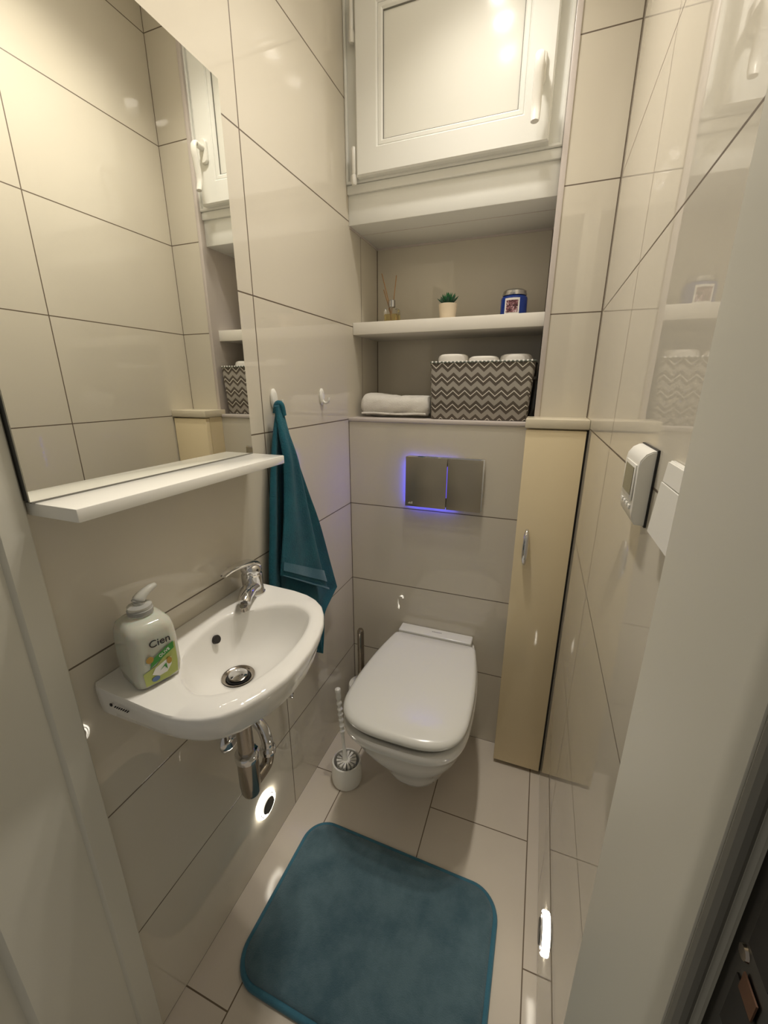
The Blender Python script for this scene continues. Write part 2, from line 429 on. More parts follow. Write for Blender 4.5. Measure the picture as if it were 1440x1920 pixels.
# tap
tap = thing('basin_tap', 'chrome single-lever tap on the rear corner of the washbasin', 'tap', (.046, -.632, RZ))
base = Vector((.047, -.627, RZ+.0006))
sd = Vector((.42, -.90, 0)).normalized()
obj('body', lathe(B(), base, (0, 0, 1), [(.0265, 0), (.0265, .003), (.0240, .006), (.0225, .020), (.0230, .036), (.0230, .046), (.0205, .049), (.0205, .052)], 36), M['chrome'], tap)
sp_ = catmull([base+Vector((0, 0, .018)), base+sd*.018+Vector((0, 0, .022)), base+sd*.045+Vector((0, 0, .026)), base+sd*.070+Vector((0, 0, .025)), base+sd*.084+Vector((0, 0, .018))], 6)
o = obj('spout', tube(B(), sp_, [.0205-.0060*min(1, i/(len(sp_)-6)) if i < len(sp_)-1 else .009 for i in range(len(sp_))], 24, flat=.8, updir=(0, 0, 1)), M['chrome'], tap)
tip = sp_[-1]; obj('aerator', lathe(B(), tip+Vector((0, 0, -.014)), (sd.x*.3, sd.y*.3, 1), [(.0075, 0), (.0085, .001), (.0085, .009), (.008, .012)], 20), M['chromedull'], o)
obj('cartridge_cap', lathe(B(), base+Vector((0, 0, .0525)), (0, 0, 1), [(.0215, 0), (.0230, .004), (.0225, .012), (.0175, .019), (.009, .0235), (0, .0245)], 32), M['chrome'], tap)
ld = Vector((-.12, -.99, 0)).normalized()
lv = catmull([base+Vector((0, 0, .069))-ld*.010, base+Vector((0, 0, .0765))+ld*.004, base+Vector((0, 0, .0795))+ld*.030, base+Vector((0, 0, .0785))+ld*.058, base+Vector((0, 0, .0735))+ld*.078], 6)
o = obj('lever', tube(B(), lv, [.021-.0115*(i/(len(lv)-1)) for i in range(len(lv))], 20, flat=.34, updir=(0, 0, 1)), M['chrome'], tap)
obj('temperature_dot', lathe(B(), base+Vector((.0215, -.0060, .062)), (.95, -.28, .1), [(.0028, 0), (.0025, .0014)], 14), M['rubber'], tap)

# bottle trap and wall pipe
tr = thing('bottle_trap', 'chrome bottle trap and waste pipe below the washbasin', 'drain pipe', (.112, -.777, .46))
px, py = .112, -.777
obj('tailpiece', lathe(B(), (px, py, .565), (0, 0, 1), [(.0165, 0), (.0165, .155), (.021, .157), (.024, .160), (.024, .1695)], 32), M['chromedull'], tr)
obj('collar_nut', lathe(B(), (px, py, .548), (0, 0, 1), [(.021, 0), (.0245, .002), (.0255, .010), (.0245, .018), (.021, .020)], 28), M['chrome'], tr)
obj('trap_cup', lathe(B(), (px, py, .452), (0, 0, 1), [(.013, 0), (.0175, .002), (.0205, .010), (.0215, .026), (.0222, .028), (.0222, .096)], 32), M['chromedull'], tr)
ox, oy = .113, -.712
out = catmull([(px, py, .470), (px, py+.022, .468), (ox, oy-.010, .474), (ox, oy, .492), (ox, oy, .506)], 6)
obj('riser', tube(B(), out, .0130, 20), M['chromedull'], tr)
obj('union_nut', lathe(B(), (ox, oy, .500), (0, 0, 1), [(.015, 0), (.0180, .002), (.0185, .011), (.0170, .017), (.0150, .019)], 28), M['chrome'], tr)
out = catmull([(ox, oy, .517), (ox-.001, oy, .540), (ox-.012, oy+.001, .567), (ox-.036, oy+.002, .580), (.052, -.709, .566), (.026, -.708, .532), (.002, -.707, .505)], 6)
obj('outlet_bend', tube(B(), out, .0130, 20), M['chrome'], tr)
obj('wall_rosette', lathe(B(), (.0008, -.708, .496), (1, 0, 0), [(.033, 0), (.031, .003), (.024, .009), (.015, .013)], 36), M['chrome'], tr)

vlv = thing('angle_valve', 'small chrome shut-off valve on the wall under the right end of the washbasin', 'valve', (0, -.502, .468))
obj('valve_body', lathe(B(), (.0001, -.502, .468), (1, 0, 0), [(.014, 0), (.013, .003), (.008, .005), (.008, .015)], 24), M['chromedull'], vlv)
obj('valve_knob', lathe(B(), (.0160, -.502, .468), (.85, .5, -.12), [(.007, 0), (.010, .004), (.016, .014), (.0175, .022), (.015, .0245)], 16), M['chrome'], vlv)


# ------------------------------------------------------------------ soap bottle
bot = thing('soap_bottle', 'milky pump bottle of hand soap with green label on the left end of the washbasin', 'soap dispenser', (.067, -.915, RZ+.0012)); bot.rotation_euler = (0, 0, -.30)
bx, by, bz = .067, -.915, RZ+.0012
def rr3(hx, hy, r, z): return [Vector((x, y, z)) for x, y in rrect(bx, by, hx, hy, r, 6)]
bm = loft(B(), [rr3(.033, .030, .013, bz), rr3(.037, .034, .015, bz+.003), rr3(.0395, .036, .015, bz+.020), rr3(.0395, .036, .015, bz+.045), rr3(.0385, .0355, .015, bz+.072), rr3(.0375, .0345, .016, bz+.088),
                rr3(.0365, .0325, .020, bz+.098), rr3(.029, .026, .018, bz+.105), rr3(.020, .019, .0185, bz+.1085), rr3(.0145, .0145, .0144, bz+.111)])
body = obj('bottle_body', bm, M['soap'], bot, smooth=60)
obj('pump_collar', lathe(B(), (bx, by, bz+.111), (0, 0, 1), [(.0175, 0), (.0185, .001), (.0185, .008), (.0175, .009), (.0175, .014), (.012, .017)], 28), M['clearplastic'], bot)
ph = catmull([(bx, by, bz+.127), (bx, by+.001, bz+.134), (bx-.001, by+.009, bz+.141), (bx-.003, by+.021, bz+.146), (bx-.005, by+.030, bz+.147)], 5)
obj('pump_head', tube(B(), ph, [.0105]*6+[.0105-.0065*(i/(len(ph)-7)) for i in range(len(ph)-6)], 14, flat=.8, updir=(0, .3, 1)), M['clearplastic'], bot)
# label on the +x face
LX = bx+.0400
def lbl(name, pts, off, m, par):
    bm = B(); loft(bm, [[Vector((LX+off-abs(y-by)**2*.5, y, z)) for y, z in pts], [Vector((LX+off+.0004-abs(y-by)**2*.5, y, z)) for y, z in pts]]); return obj(name, bm, m, par, smooth=0)
def yz(u, v): return (by+u, bz+v)
lab = lbl('label', [yz(-.025, .008), yz(-.008, .007), yz(.010, .007), yz(.024, .010), yz(.026, .03), yz(.026, .064), yz(.012, .050), yz(-.006, .036), yz(-.026, .030)], .0006, M['lblgreen'], bot)
lbl('label_blob', [yz(-.014, .024), yz(-.004, .017), yz(.008, .018), yz(.016, .028), yz(.017, .040), yz(.006, .038), yz(-.008, .033)], .0012, M['labelwhite'], lab)
lbl('label_band', [yz(-.016, .036), yz(.023, .054), yz(.023, .066), yz(-.010, .050)], .0018, M['lblband'], lab)
lbl('olive_motif', [yz(-.017+.0055*math.cos(a)+.003, .051+.0055*math.sin(a)) for a in [k*PI/6 for k in range(12)]], .0024, M['lblolive'], lab)
lbl('olive_motif', [yz(.013+.004*math.cos(a), .036+.006*math.sin(a)) for a in [k*PI/6 for k in range(12)]], .0024, M['lblolive'], lab)
lbl('leaf_motif', [yz(-.020, .049), yz(-.010, .043), yz(-.009, .046), yz(-.018, .052)], .0022, M['lblband'], lab)
lbl('leaf_motif', [yz(-.002, .026), yz(.008, .034), yz(.009, .022), yz(.005, .030)], .0022, M['lblband'], lab)
lbl('blue_seal', [yz(-.010+.006*math.cos(a), .015+.0042*math.sin(a)) for a in [k*PI/6 for k in range(12)]], .0018, M['lblblue'], lab)
def tm(u, v, off): # text plane facing +x, reading along +y
    m4 = Matrix(((0, 0, 1, LX+off), (1, 0, 0, by+u), (0, 1, 0, bz+v), (0, 0, 0, 1)))
    return m4
obj('brand_lettering', text_bm('Cien', .0170, tm(.005, .0735, .0003), .0005), M['black'], bot, smooth=0)
obj('band_lettering', text_bm('OLIVE', .0068, tm(.008, .0530, .0022) @ Matrix.Rotation(.42, 4, 'Z'), .0003), M['labelwhite'], lab, smooth=0)

# ------------------------------------------------------------------ towel hooks and hanging towel
def hook(y, lab):
    t = thing('towel_hook', lab, 'hook', (0, y, 1.262), 'white oval stick-on hooks on the left wall')
    bm = B()
    ell = lambda x, s: [Vector((x, y+.0125*s*math.cos(2*PI*k/32), 1.279+.024*s*math.sin(2*PI*k/32))) for k in range(32)]
    loft(bm, [ell(.0008, 1), ell(.004, 1), ell(.0065, .85), ell(.0075, .6)]); obj('backplate', bm, M['white'], t)
    obj('hook_arm', tube(B(), catmull([(.006, y, 1.268), (.012, y, 1.262), (.020, y, 1.262), (.0245, y, 1.268), (.026, y, 1.277)], 5), .0034, 12), M['white'], t)
hook(-.429, 'white oval stick-on hook holding the teal towel')
hook(-.187, 'empty white oval stick-on hook on the left wall near the niche')

def sheet(bm, Lc, Rc, nu, nv, fold, xoff, thick=.011, conv=True):
    """cloth between two side curves given as (y, z, x)"""
    L = catmull(Lc, 10); R = catmull(Rc, 10)
    def at(P, t):
        q = t*(len(P)-1); i = min(int(q), len(P)-2); return P[i].lerp(P[i+1], q-i)
    F = []; Bk = []
    for j in range(nv+1):
        t = j/nv; a = at(L, t); b = at(R, t); rf = []; rb = []
        for i in range(nu+1):
            s = i/nu; p = a.lerp(b, s)
            d = fold(s, t); hw = thick/2*max(.12, (1-abs(2*s-1)**6))**.5
            k = max(0, min(1, (1.275-p.y)/.16)); k = k*k*(3-2*k) if conv else 1
            xc = .027*(1-k)+(xoff+p.z+d)*k
            rf.append(bm.verts.new((xc+hw, p.x, p.y))); rb.append(bm.verts.new((xc-hw, p.x, p.y)))
        F.append(rf); Bk.append(rb)
    for j in range(nv):
        for i in range(nu):
            bm.faces.new((F[j][i], F[j][i+1], F[j+1][i+1], F[j+1][i])); bm.faces.new((Bk[j][i], Bk[j+1][i], Bk[j+1][i+1], Bk[j][i+1]))
    for j in range(nv):
        bm.faces.new((F[j][0], F[j+1][0], Bk[j+1][0], Bk[j][0])); bm.faces.new((F[j][nu], Bk[j][nu], Bk[j+1][nu], F[j+1][nu]))
    for i in range(nu):
        bm.faces.new((F[0][i], Bk[0][i], Bk[0][i+1], F[0][i+1])); bm.faces.new((F[nv][i], F[nv][i+1], Bk[nv][i+1], Bk[nv][i]))
V = lambda y, z, x=0: (y, z, x)
tw = thing('hanging_towel', 'teal terry towel hanging folded from the left hook, reaching behind the washbasin', 'towel', (.025, -.43, .62))
bm = B()
sheet(bm, [V(-.452, 1.262), V(-.478, 1.18), V(-.505, 1.05), V(-.520, .95), V(-.538, .83), V(-.552, .60)], [V(-.438, 1.268), V(-.450, 1.15), V(-.462, 1.0), V(-.475, .85), V(-.470, .60)],
      24, 60, lambda s, t: .006*math.sin(s*PI*1.6+.5)*min(1, t*2), .022)
obj('left_fold', bm, M['teal'], tw, smooth=60)
bm = B()
sheet(bm, [V(-.455, 1.262), V(-.462, 1.12), V(-.475, .98), V(-.490, .83), V(-.500, .70)], [V(-.438, 1.267), V(-.388, 1.14), V(-.335, 1.02), V(-.282, .906), V(-.228, .76), V(-.189, .655)],
      40, 60, lambda s, t: .009*math.sin(s*PI*3.4+2.6)*min(1, t*2)+.004*s, .020)
sheet(bm, [V(-.500, .70), V(-.44, .62), V(-.365, .545), V(-.315, .475)], [V(-.189, .655), V(-.235, .630), V(-.278, .60), V(-.285, .54), V(-.298, .462)],
      30, 24, lambda s, t: .009*math.sin(s*PI*3.4+2.6)*(1-t*.6)+.004*s, .020)
obj('back_fold', bm, M['teal'], tw, smooth=60)
FF = lambda s, t: (.008*math.sin((s**1.2)*PI*2.6+.9)*math.sin(min(1, t*1.6)*PI/2)*(1-.5*t)+.010*math.sin(PI*s)*(1-t*.5))
bm = B()
sheet(bm, [V(-.462, 1.262), V(-.474, 1.13), V(-.492, 1.0), V(-.513, .90), V(-.524, .852)], [V(-.440, 1.272), V(-.425, 1.17), V(-.388, 1.02), V(-.340, .85), V(-.310, .76), V(-.288, .698)],
      44, 80, lambda s, t: FF(s, t), .047)
front = obj('front_fold', bm, M['teal'], tw, smooth=60)
bm = B(); tube(bm, catmull([(.022, -.452, 1.245), (.025, -.448, 1.266), (.031, -.443, 1.264), (.032, -.438, 1.240)], 6), .0085, 16); obj('gathered_top', bm, M['teal'], tw, smooth=60)
def band(t0, t1, off):
    bm = B(); Lp = [V(-.492, 1.0), V(-.513, .90), V(-.524, .852)]; Rp = [V(-.388, 1.02), V(-.340, .85), V(-.310, .76), V(-.288, .698)]
    q = lambda P, t: catmull(P, 10)[min(int(t*(len(catmull(P, 10))-1)), len(catmull(P, 10))-1)]
    a, b, c, d = q(Lp, t0), q(Lp, t1), q(Rp, t0), q(Rp, t1)
    sheet(bm, [a, b], [c, d], 44, 3, lambda s, t: FF(s, .66+.34*(t0+(t1-t0)*t)), off, .003)
    return bm
obj('woven_band', band(.60, .80, .0540), M['matedge'], front, smooth=60)
obj('hem', band(.955, 1.0, .0545), M['matedge'], front, smooth=60)

# ------------------------------------------------------------------ toilet
toi = thing('toilet', 'white wall-hung toilet with closed lid on the back wall', 'toilet', (.348, 0, .085))
TX = .349
def dring(yb, yf, hw, z, nb=20, r=.05, pw=2.6, hwb=None, fr=.40):
    """D outline: straight back at yb, rounded front at yf"""
    pts = []; hwb = hwb or hw; ym = yf+(yb-yf)*fr
    n = 40
    for k in range(n+1):                      # front arc from +x to -x
        a = PI*k/n; c, s = math.cos(a), math.sin(a)
        x = hw*abs(c)**(2/pw)*(1 if c > 0 else -1); y = ym-(ym-yf)*abs(s)**(2/pw)
        pts.append((x, y))
    for k in range(1, 9):                     # left side back
        t = k/9; pts.append((-(hw+(hwb-hw)*t**2), ym+(yb-.012-ym)*t))
    pts += [(-hwb, yb-.010), (-hwb+.004, yb-.003), (-hwb+.012, yb)]
    pts += [(hwb-.012, yb), (hwb-.004, yb-.003), (hwb, yb-.010)]
    for k in range(8, 0, -1):
        t = k/9; pts.append((hw+(hwb-hw)*t**2, ym+(yb-.012-ym)*t))
    return [Vector((TX+x, y, z)) for x, y in pts]
bm = loft(B(), [dring(-.0004, -.300, .062, .078, pw=2.2), dring(-.0004, -.342, .088, .085, pw=2.2), dring(-.0004, -.366, .101, .104, pw=2.3), dring(-.0004, -.382, .108, .130, pw=2.3),
                dring(-.0004, -.396, .117, .160, pw=2.4), dring(-.0004, -.416, .130, .195, pw=2.4), dring(-.0004, -.444, .146, .235, pw=2.5, hwb=.130), dring(-.0004, -.472, .159, .280, pw=2.7, hwb=.132), dring(-.0004, -.496, .168, .325, pw=2.9, hwb=.134),
                dring(-.0004, -.514, .175, .366, pw=3.1, hwb=.135, fr=.36), dring(-.0004, -.528, .1795, .384, pw=3.2, hwb=.135, fr=.36), dring(-.0004, -.531, .1815, .392, pw=3.2, hwb=.135, fr=.36), dring(-.0004, -.531, .1815, .410, pw=3.2, hwb=.135, fr=.36), dring(-.0004, -.528, .1785, .4138, pw=3.2, hwb=.133, fr=.36)])
obj('bowl', bm, M['ceramic'], toi, smooth=50)
seat = loft(B(), [dring(-.076, -.512, .164, .4142, hwb=.130, fr=.36, pw=3.1), dring(-.074, -.518, .169, .417, hwb=.132, fr=.36, pw=3.1), dring(-.074, -.518, .169, .425, hwb=.132, fr=.36, pw=3.1), dring(-.076, -.514, .165, .4285, hwb=.130, fr=.36, pw=3.1)])
obj('seat', seat, M['seal'], toi, smooth=50)  # seat coloured grey so the gap under the lid reads as shaded
lidr = []
for z, d in ((.4290, .008), (.4305, .003), (.436, 0), (.444, .001), (.450, .006), (.454, .015)):
    lidr.append(dring(-.070-d*.5, -.5285+d, .1795-d, z, hwb=.148-d*.8, pw=3.2, fr=.36))
for k in (.8, .55, .3, .08):
    base_r = lidr[5]; lidr.append([Vector((TX+(v.x-TX)*k, -.28+(v.y+.28)*k, .4565-.0025*k*k)) for v in base_r])
obj('lid', loft(B(), lidr), M['lid'], toi, smooth=50)
bm = B(); box(bm, .208, .476, -.052, -.0015, .4145, .447, .005, 3)
hb = obj('hinge_bar', bm, M['lid'], toi)
bm = B()
for i in range(7): box(bm, .330+i*.0052, .3335+i*.0052, -.026, -.0225, .4468, .4474)
obj('seat_lettering', bm, M['seal'], hb)
# flush plate
fp = thing('flush_plate', 'grey polished dual flush plate glowing blue behind, on the cistern wall', 'flush plate', (.347, 0, .917))
obj('plate_frame', box(B(), .2225, .4745, -.0135, -.0075, .9195, 1.0895, .0012), M['chrome'], fp)
for x0, x1 in ((.2165, .3565), (.3585, .4700)):
    b_ = obj('flush_button', box(B(), x0, x1, -.0215, -.0165, .9165, 1.0865, .001), M['plate'], fp)
    if x0 < .3:
        bm = B()
        for i, hgt in enumerate((.004, .006, .004, .008)): box(bm, .228+i*.004, .2303+i*.004, -.0219, -.0214, .926, .926+hgt)
        obj('plate_logo', bm, M['white'], b_)
obj('mount', box(B(), .24, .46, -.0163, -.0006, .935, 1.07), M['dark'], fp)
obj('blue_light', box(B(), .2200, .385, -.0068, -.002, .9212, 1.0700), M['blue'], fp)
obj('blue_slit_light', box(B(), .3568, .3582, -.0188, -.0164, .955, 1.06), M['blueslit'], fp)

# ------------------------------------------------------------------ toilet brushes
def brush_holder(x, y, r, hgt, tall, lab):
    t = thing('toilet_brush', lab, 'toilet brush', (x, y, 0))
    return t
t = thing('toilet_brush', 'white plastic toilet brush in an open white cup on the floor left of the toilet', 'toilet brush', (.120, -.335, 0))
cx, cy = .120, -.335
prof = [(.042, .001), (.050, .004), (.0520, .015), (.0515, .055), (.0485, .084), (.0435, .0850), (.0425, .080), (.0435, .05), (.040, .012), (.0, .011)]
bm = B(); u_ = lathe(bm, (cx, cy, 0), (0, 0, 1), prof, 40); obj('cup', bm, M['white'], t)
dr = Vector((-.085, .03, 1)).normalized()
b0 = Vector((cx, cy, .02))
bm = B()
for k in range(14):
    a = 2*PI*k/14; u = Vector((math.cos(a), math.sin(a), 0)); tq = Vector((-math.sin(a), math.cos(a), 0))
    for zz in (.030, .046, .062, .078):
        p = Vector((cx, cy, zz)); q = p+u*.034+Vector((0, 0, .006)); w = .0016
        loft(bm, [[p-tq*w-Vector((0, 0, .005)), p+tq*w-Vector((0, 0, .005)), p+tq*w+Vector((0, 0, .005)), p-tq*w+Vector((0, 0, .005))],
                  [q-tq*w*2.6-Vector((0, 0, .005)), q+tq*w*2.6-Vector((0, 0, .005)), q+tq*w*2.6+Vector((0, 0, .004)), q-tq*w*2.6+Vector((0, 0, .004))]])
obj('bristles', bm, M['white'], t)
bm = B(); L = .345
prof = [(.006, 0), (.009, .02), (.0095, .085), (.0055, .10), (.0055, .16), (.0070, .165), (.0060, .17)]
for k in range(22):
    h_ = .175+.0065*k; prof.append((.0078+.0020*math.sin(k*1.9), h_))
prof += [(.0085, L-.018), (.0102, L-.010), (.009, L-.003), (.005, L), (0, L+.0005)]
lathe(bm, b0, dr, prof, 18); obj('handle', bm, M['white'], t)
t = thing('toilet_brush', 'toilet brush with a brushed steel handle in a white holder in the back left corner', 'toilet brush', (.068, -.088, 0))
obj('holder', lathe(B(), (.068, -.088, 0), (0, 0, 1), [(.042, .001), (.047, .004), (.050, .02), (.0500, .10), (.0490, .188), (.046, .194), (.038, .196), (.0, .196)], 36), M['white'], t)
obj('handle', lathe(B(), (.068, -.084, .1965), (0, 0, 1), [(.012, 0), (.0130, .002), (.0130, .222), (.0120, .231), (.008, .238), (0, .240)], 24), M['chromedull'], t)

# ------------------------------------------------------------------ tall cabinet beside the toilet
cab = thing('slim_cabinet', 'tall narrow cream cabinet between toilet and right wall', 'cabinet', (.667, -.04, 0))
obj('carcass', box(B(), .5885, .7475, -.066, -.0005, .020, 1.1965), M['cream'], cab)
obj('plinth', box(B(), .592, .7475, -.055, -.0005, .0005, .0195), M['dark'], cab)  # near-black colour stands in for the shadow beneath the cabinet
dr_ = obj('door', box(B(), .588, .7425, -.0865, -.0675, .016, 1.193, .0012), M['cream'], cab)
obj('door_gap', box(B(), .7428, .7476, -.0800, -.0665, .016, 1.193), M['dark'], cab)
hp = catmull([(.6195, -.0868, .900), (.6195, -.096, .893), (.6195, -.107, .872), (.6195, -.110, .845), (.6195, -.107, .818), (.6195, -.096, .797), (.6195, -.0868, .790)], 6)
nh = len(hp)-1
obj('handle', tube(B(), hp, [.0042+.0045*math.sin(PI*i/nh) for i in range(nh+1)], 16), M['chrome'], dr_)
bm = B(); box(bm, .585, .7476, -.0895, .0195, 1.1975, 1.2225, .0018)
obj('cap_board', bm, M['creamcap'], cab)

# ------------------------------------------------------------------ niche shelf and what stands there
o = obj('niche_shelf', box(B(), .0008, .6036, .050, .2765, 1.4745, 1.5125, .0015), M['shelfwhite'], origin=(.3, .16, 1.4745))
tag(o, 'thick white floating shelf across the niche below the hatch', 'shelf')
SZ = 1.513
def sq(cx, cy, hw, z, r=.006): return [Vector((x, y, z)) for x, y in rrect(cx, cy, hw, hw, r, 4)]
d = thing('reed_diffuser', 'square glass reed diffuser with thin sticks at the left of the niche shelf', 'diffuser', (.110, .135, SZ))
cx, cy = .110, .135
obj('glass_bottle', loft(B(), [sq(cx, cy, .021, SZ+.0005), sq(cx, cy, .0235, SZ+.003), sq(cx, cy, .0235, SZ+.044), sq(cx, cy, .021, SZ+.048), sq(cx, cy, .010, SZ+.050, .0095), sq(cx, cy, .010, SZ+.054, .0095)]), M['glass'], d)
obj('scented_oil', loft(B(), [sq(cx, cy, .019, SZ+.004), sq(cx, cy, .0205, SZ+.007), sq(cx, cy, .0205, SZ+.030)]), M['amber'], d)
obj('neck_ring', lathe(B(), (cx, cy, SZ+.0525), (0, 0, 1), [(.0105, 0), (.0115, .001), (.0115, .021), (.010, .023), (.0045, .0232)], 24), M['tin'], d)
for (dx, dy, L_) in ((-.043, .0, .172), (.013, .01, .160), (-.050, .03, .135)):
    dv = Vector((dx, dy, L_-.02)).normalized()
    obj('reed', tube(B(), [(cx-dx*.10, cy-dy*.1, SZ+.012), Vector((cx-dx*.10, cy-dy*.1, SZ+.012))+dv*(L_-.02)], .0016, 8), M['reed'], d)
s = thing('potted_succulent', 'small green succulent in a cream pot in the middle of the niche shelf', 'plant', (.305, .125, SZ))
cx, cy = .305, .125
obj('pot', lathe(B(), (cx, cy, SZ+.0005), (0, 0, 1), [(.023, 0), (.0245, .001), (.0295, .048), (.0285, .049), (.027, .045), (0, .044)], 32), M['pot'], s)
rnd = random.Random(3)
for ringn, (n, tilt, ln, w) in enumerate(((9, 1.12, .038, .0062), (7, .75, .034, .0056), (5, .35, .033, .005))):
    for k in range(n):
        a = 2*PI*k/n+ringn*.5; tl = tilt+rnd.uniform(-.1, .1); ll = ln*rnd.uniform(.9, 1.1)
        dv = Vector((math.cos(a)*math.sin(tl), math.sin(a)*math.sin(tl), math.cos(tl)))
        p0 = Vector((cx, cy, SZ+.045)); pts = [p0+dv*(ll*t)+Vector((0, 0, .008*t*t)) for t in (0, .25, .5, .75, .92, 1)]
        obj('leaf', tube(B(), pts, [w*.6, w*1.0, w*1.05, w*.75, w*.3, w*.05], 8, flat=.45, updir=(0, 0, 1)), M['leaf'] if ringn else M['leafdark'], s)
c = thing('jar_candle', 'dark blue jar candle with silver lid at the right end of the niche shelf', 'candle', (.509, .135, SZ))
cx, cy = .509, .135
obj('jar', lathe(B(), (cx, cy, SZ+.0005), (0, 0, 1), [(.036, 0), (.0385, .002), (.0395, .008), (.0395, .050), (.038, .055), (.0335, .058), (.0335, .0585)], 48), M['bluejar'], c)
obj('lid', lathe(B(), (cx, cy, SZ+.0592), (0, 0, 1), [(.034, 0), (.0362, .001), (.0362, .006), (.0345, .0065), (.034, .013), (.030, .0165), (.010, .019), (0, .0192)], 40), M['tin'], c)
def curved(cx, cy, r, a0, a1, z0, z1, th=.0005, n=12):
    bm = B(); inn = [(cx+r*math.cos(a0+(a1-a0)*k/n), cy+r*math.sin(a0+(a1-a0)*k/n)) for k in range(n+1)]
    ot = [(cx+(r+th)*math.cos(a0+(a1-a0)*k/n), cy+(r+th)*math.sin(a0+(a1-a0)*k/n)) for k in range(n+1)]
    prism(bm, inn+ot[::-1], z0, z1); return bm
lb = obj('label', curved(cx, cy, .0397, -PI/2-.62, -PI/2+.50, SZ+.006, SZ+.050), M['labelwhite'], c)
obj('label_picture', curved(cx, cy, .0403, -PI/2-.50, -PI/2+.38, SZ+.010, SZ+.044), M['picture'], lb)
# chevron basket with rolls
SL = 1.2062
bk = thing('storage_basket', 'grey and white zigzag fabric storage basket on the niche ledge', 'basket', (.43, .12, SL))
def rbox(x0, x1, y0, y1, z, r=.012): return [Vector((x, y, z)) for x, y in rrect((x0+x1)/2, (y0+y1)/2, (x1-x0)/2, (y1-y0)/2, r, 5)]
bm = loft(B(), [rbox(.2845, .5795, .035, .225, SL+.0005), rbox(.2825, .5830, .033, .227, SL+.004), rbox(.279, .588, .030, .230, SL+.09), rbox(.2765, .5930, .027, .233, SL+.174),
                rbox(.2805, .5890, .031, .229, SL+.174), rbox(.284, .585, .035, .225, SL+.09), rbox(.2885, .5755, .039, .221, SL+.006)])
obj('basket_body', bm, M['chevron'], bk)
rp = [Vector((x, y, SL+.1745)) for x, y in rrect(.4347, .130, .1582, .103, .012, 5)]
bm = B(); tube(bm, rp+[rp[0]], .0026, 8); obj('piping', bm, M['basketrim'], bk)
bm = B()
for i in range(26): lathe(bm, (.285+i*.0119, .0252, SL+.1755), (0, -1, .2), [(.0022, 0), (.0030, .0006), (.0018, .0014), (0, .0016)], 8)
obj('stitching', bm, M['labelwhite'], bk)
for x, sg in ((.2765, -1), (.5895, 1)):
    bm = lathe(B(), (x, .13, SL+.128), (sg, 0, 0), [(.005, 0), (.006, .002), (.006, .005), (.003, .0075)], 12); obj('rope_knot', bm, M['terry'], bk)
labs = ['toilet paper roll at the left of the zigzag basket, standing highest', 'toilet paper roll in the middle of the zigzag basket', 'toilet paper roll at the right of the zigzag basket']
for i, (x, y, zt) in enumerate(((.336, .100, 1.407), (.434, .100, 1.399), (.531, .115, 1.404))):
    r = .0485
    t = thing('toilet_roll', labs[i], 'toilet roll', (x, y, SL+.0068), 'toilet paper rolls in the basket')
    hh = zt-(SL+.0068)
    obj('paper', lathe(B(), (x, y, SL+.0068), (0, 0, 1), [(.020, 0), (r-.003, 0), (r, .004), (r, hh-.011), (r-.003, hh-.004), (r-.010, hh), (.021, hh-.001), (.020, hh-.004)], 36, cap=True), M['paper'], t)
    obj('core', lathe(B(), (x, y, SL+.0068+hh-.0035), (0, 0, 1), [(.0195, 0), (.0198, .001), (.016, .0012), (.0158, .0006)], 24), M['card'], t)
# rolled white towel
bm = B(); n = 40; rings = []
rnd = random.Random(5)
for i in range(33):
    t = i/32; x = .022+.248*t
    e = min(1, (min(t, 1-t)*33/3.2)); e = math.sqrt(1-(1-e)**2) if e < 1 else 1
    hgt = .0375+.0025*math.cos(t*5)-.002*t; dep = .058
    crease = .004*math.exp(-((t-.53)/.03)**2)
    ring = []
    for k in range(n):
        a = 2*PI*k/n; c_, s_ = math.cos(a), math.sin(a)
        yy = dep*abs(c_)**(2/2.6)*(1 if c_ > 0 else -1)*(.80+.20*e); zz = (hgt-crease)*abs(s_)**(2/2.6)*(1 if s_ > 0 else -1)*(.62+.38*e)
        nz = .0012*math.sin(7*a+t*20)+.001*math.sin(15*t+3*a)
        ring.append(Vector((x, .106+yy+nz, SL+.0405+zz+nz-(0.0025*t))))
    rings.append(ring)
loft(bm, rings)
for v in bm.verts: v.co.z = max(v.co.z, SL+.0006)
rt = thing('folded_towel', 'white terry towel folded into a thick roll on the left of the niche ledge', 'towel', (.145, .106, SL))
obj('towel_roll', bm, M['terry'], rt, smooth=70)
bm = B(); rg = []
for i in range(25):
    t = i/24; x = .030+.232*t; z0 = SL+.010+.0012*math.sin(t*9)
    rg.append([Vector((x, .0462+.002*math.sin(t*7), z0)), Vector((x, .0440, z0+.003)), Vector((x, .0462, z0+.0065)), Vector((x, .052, z0+.004))])
loft(bm, rg); obj('towel_edge', bm, M['terry'], rt, smooth=70)

# ------------------------------------------------------------------ thermostat and switch on the right wall
th = thing('thermostat', 'white wall thermostat with grey display on the right wall', 'thermostat', (W, -.755, 1.158))
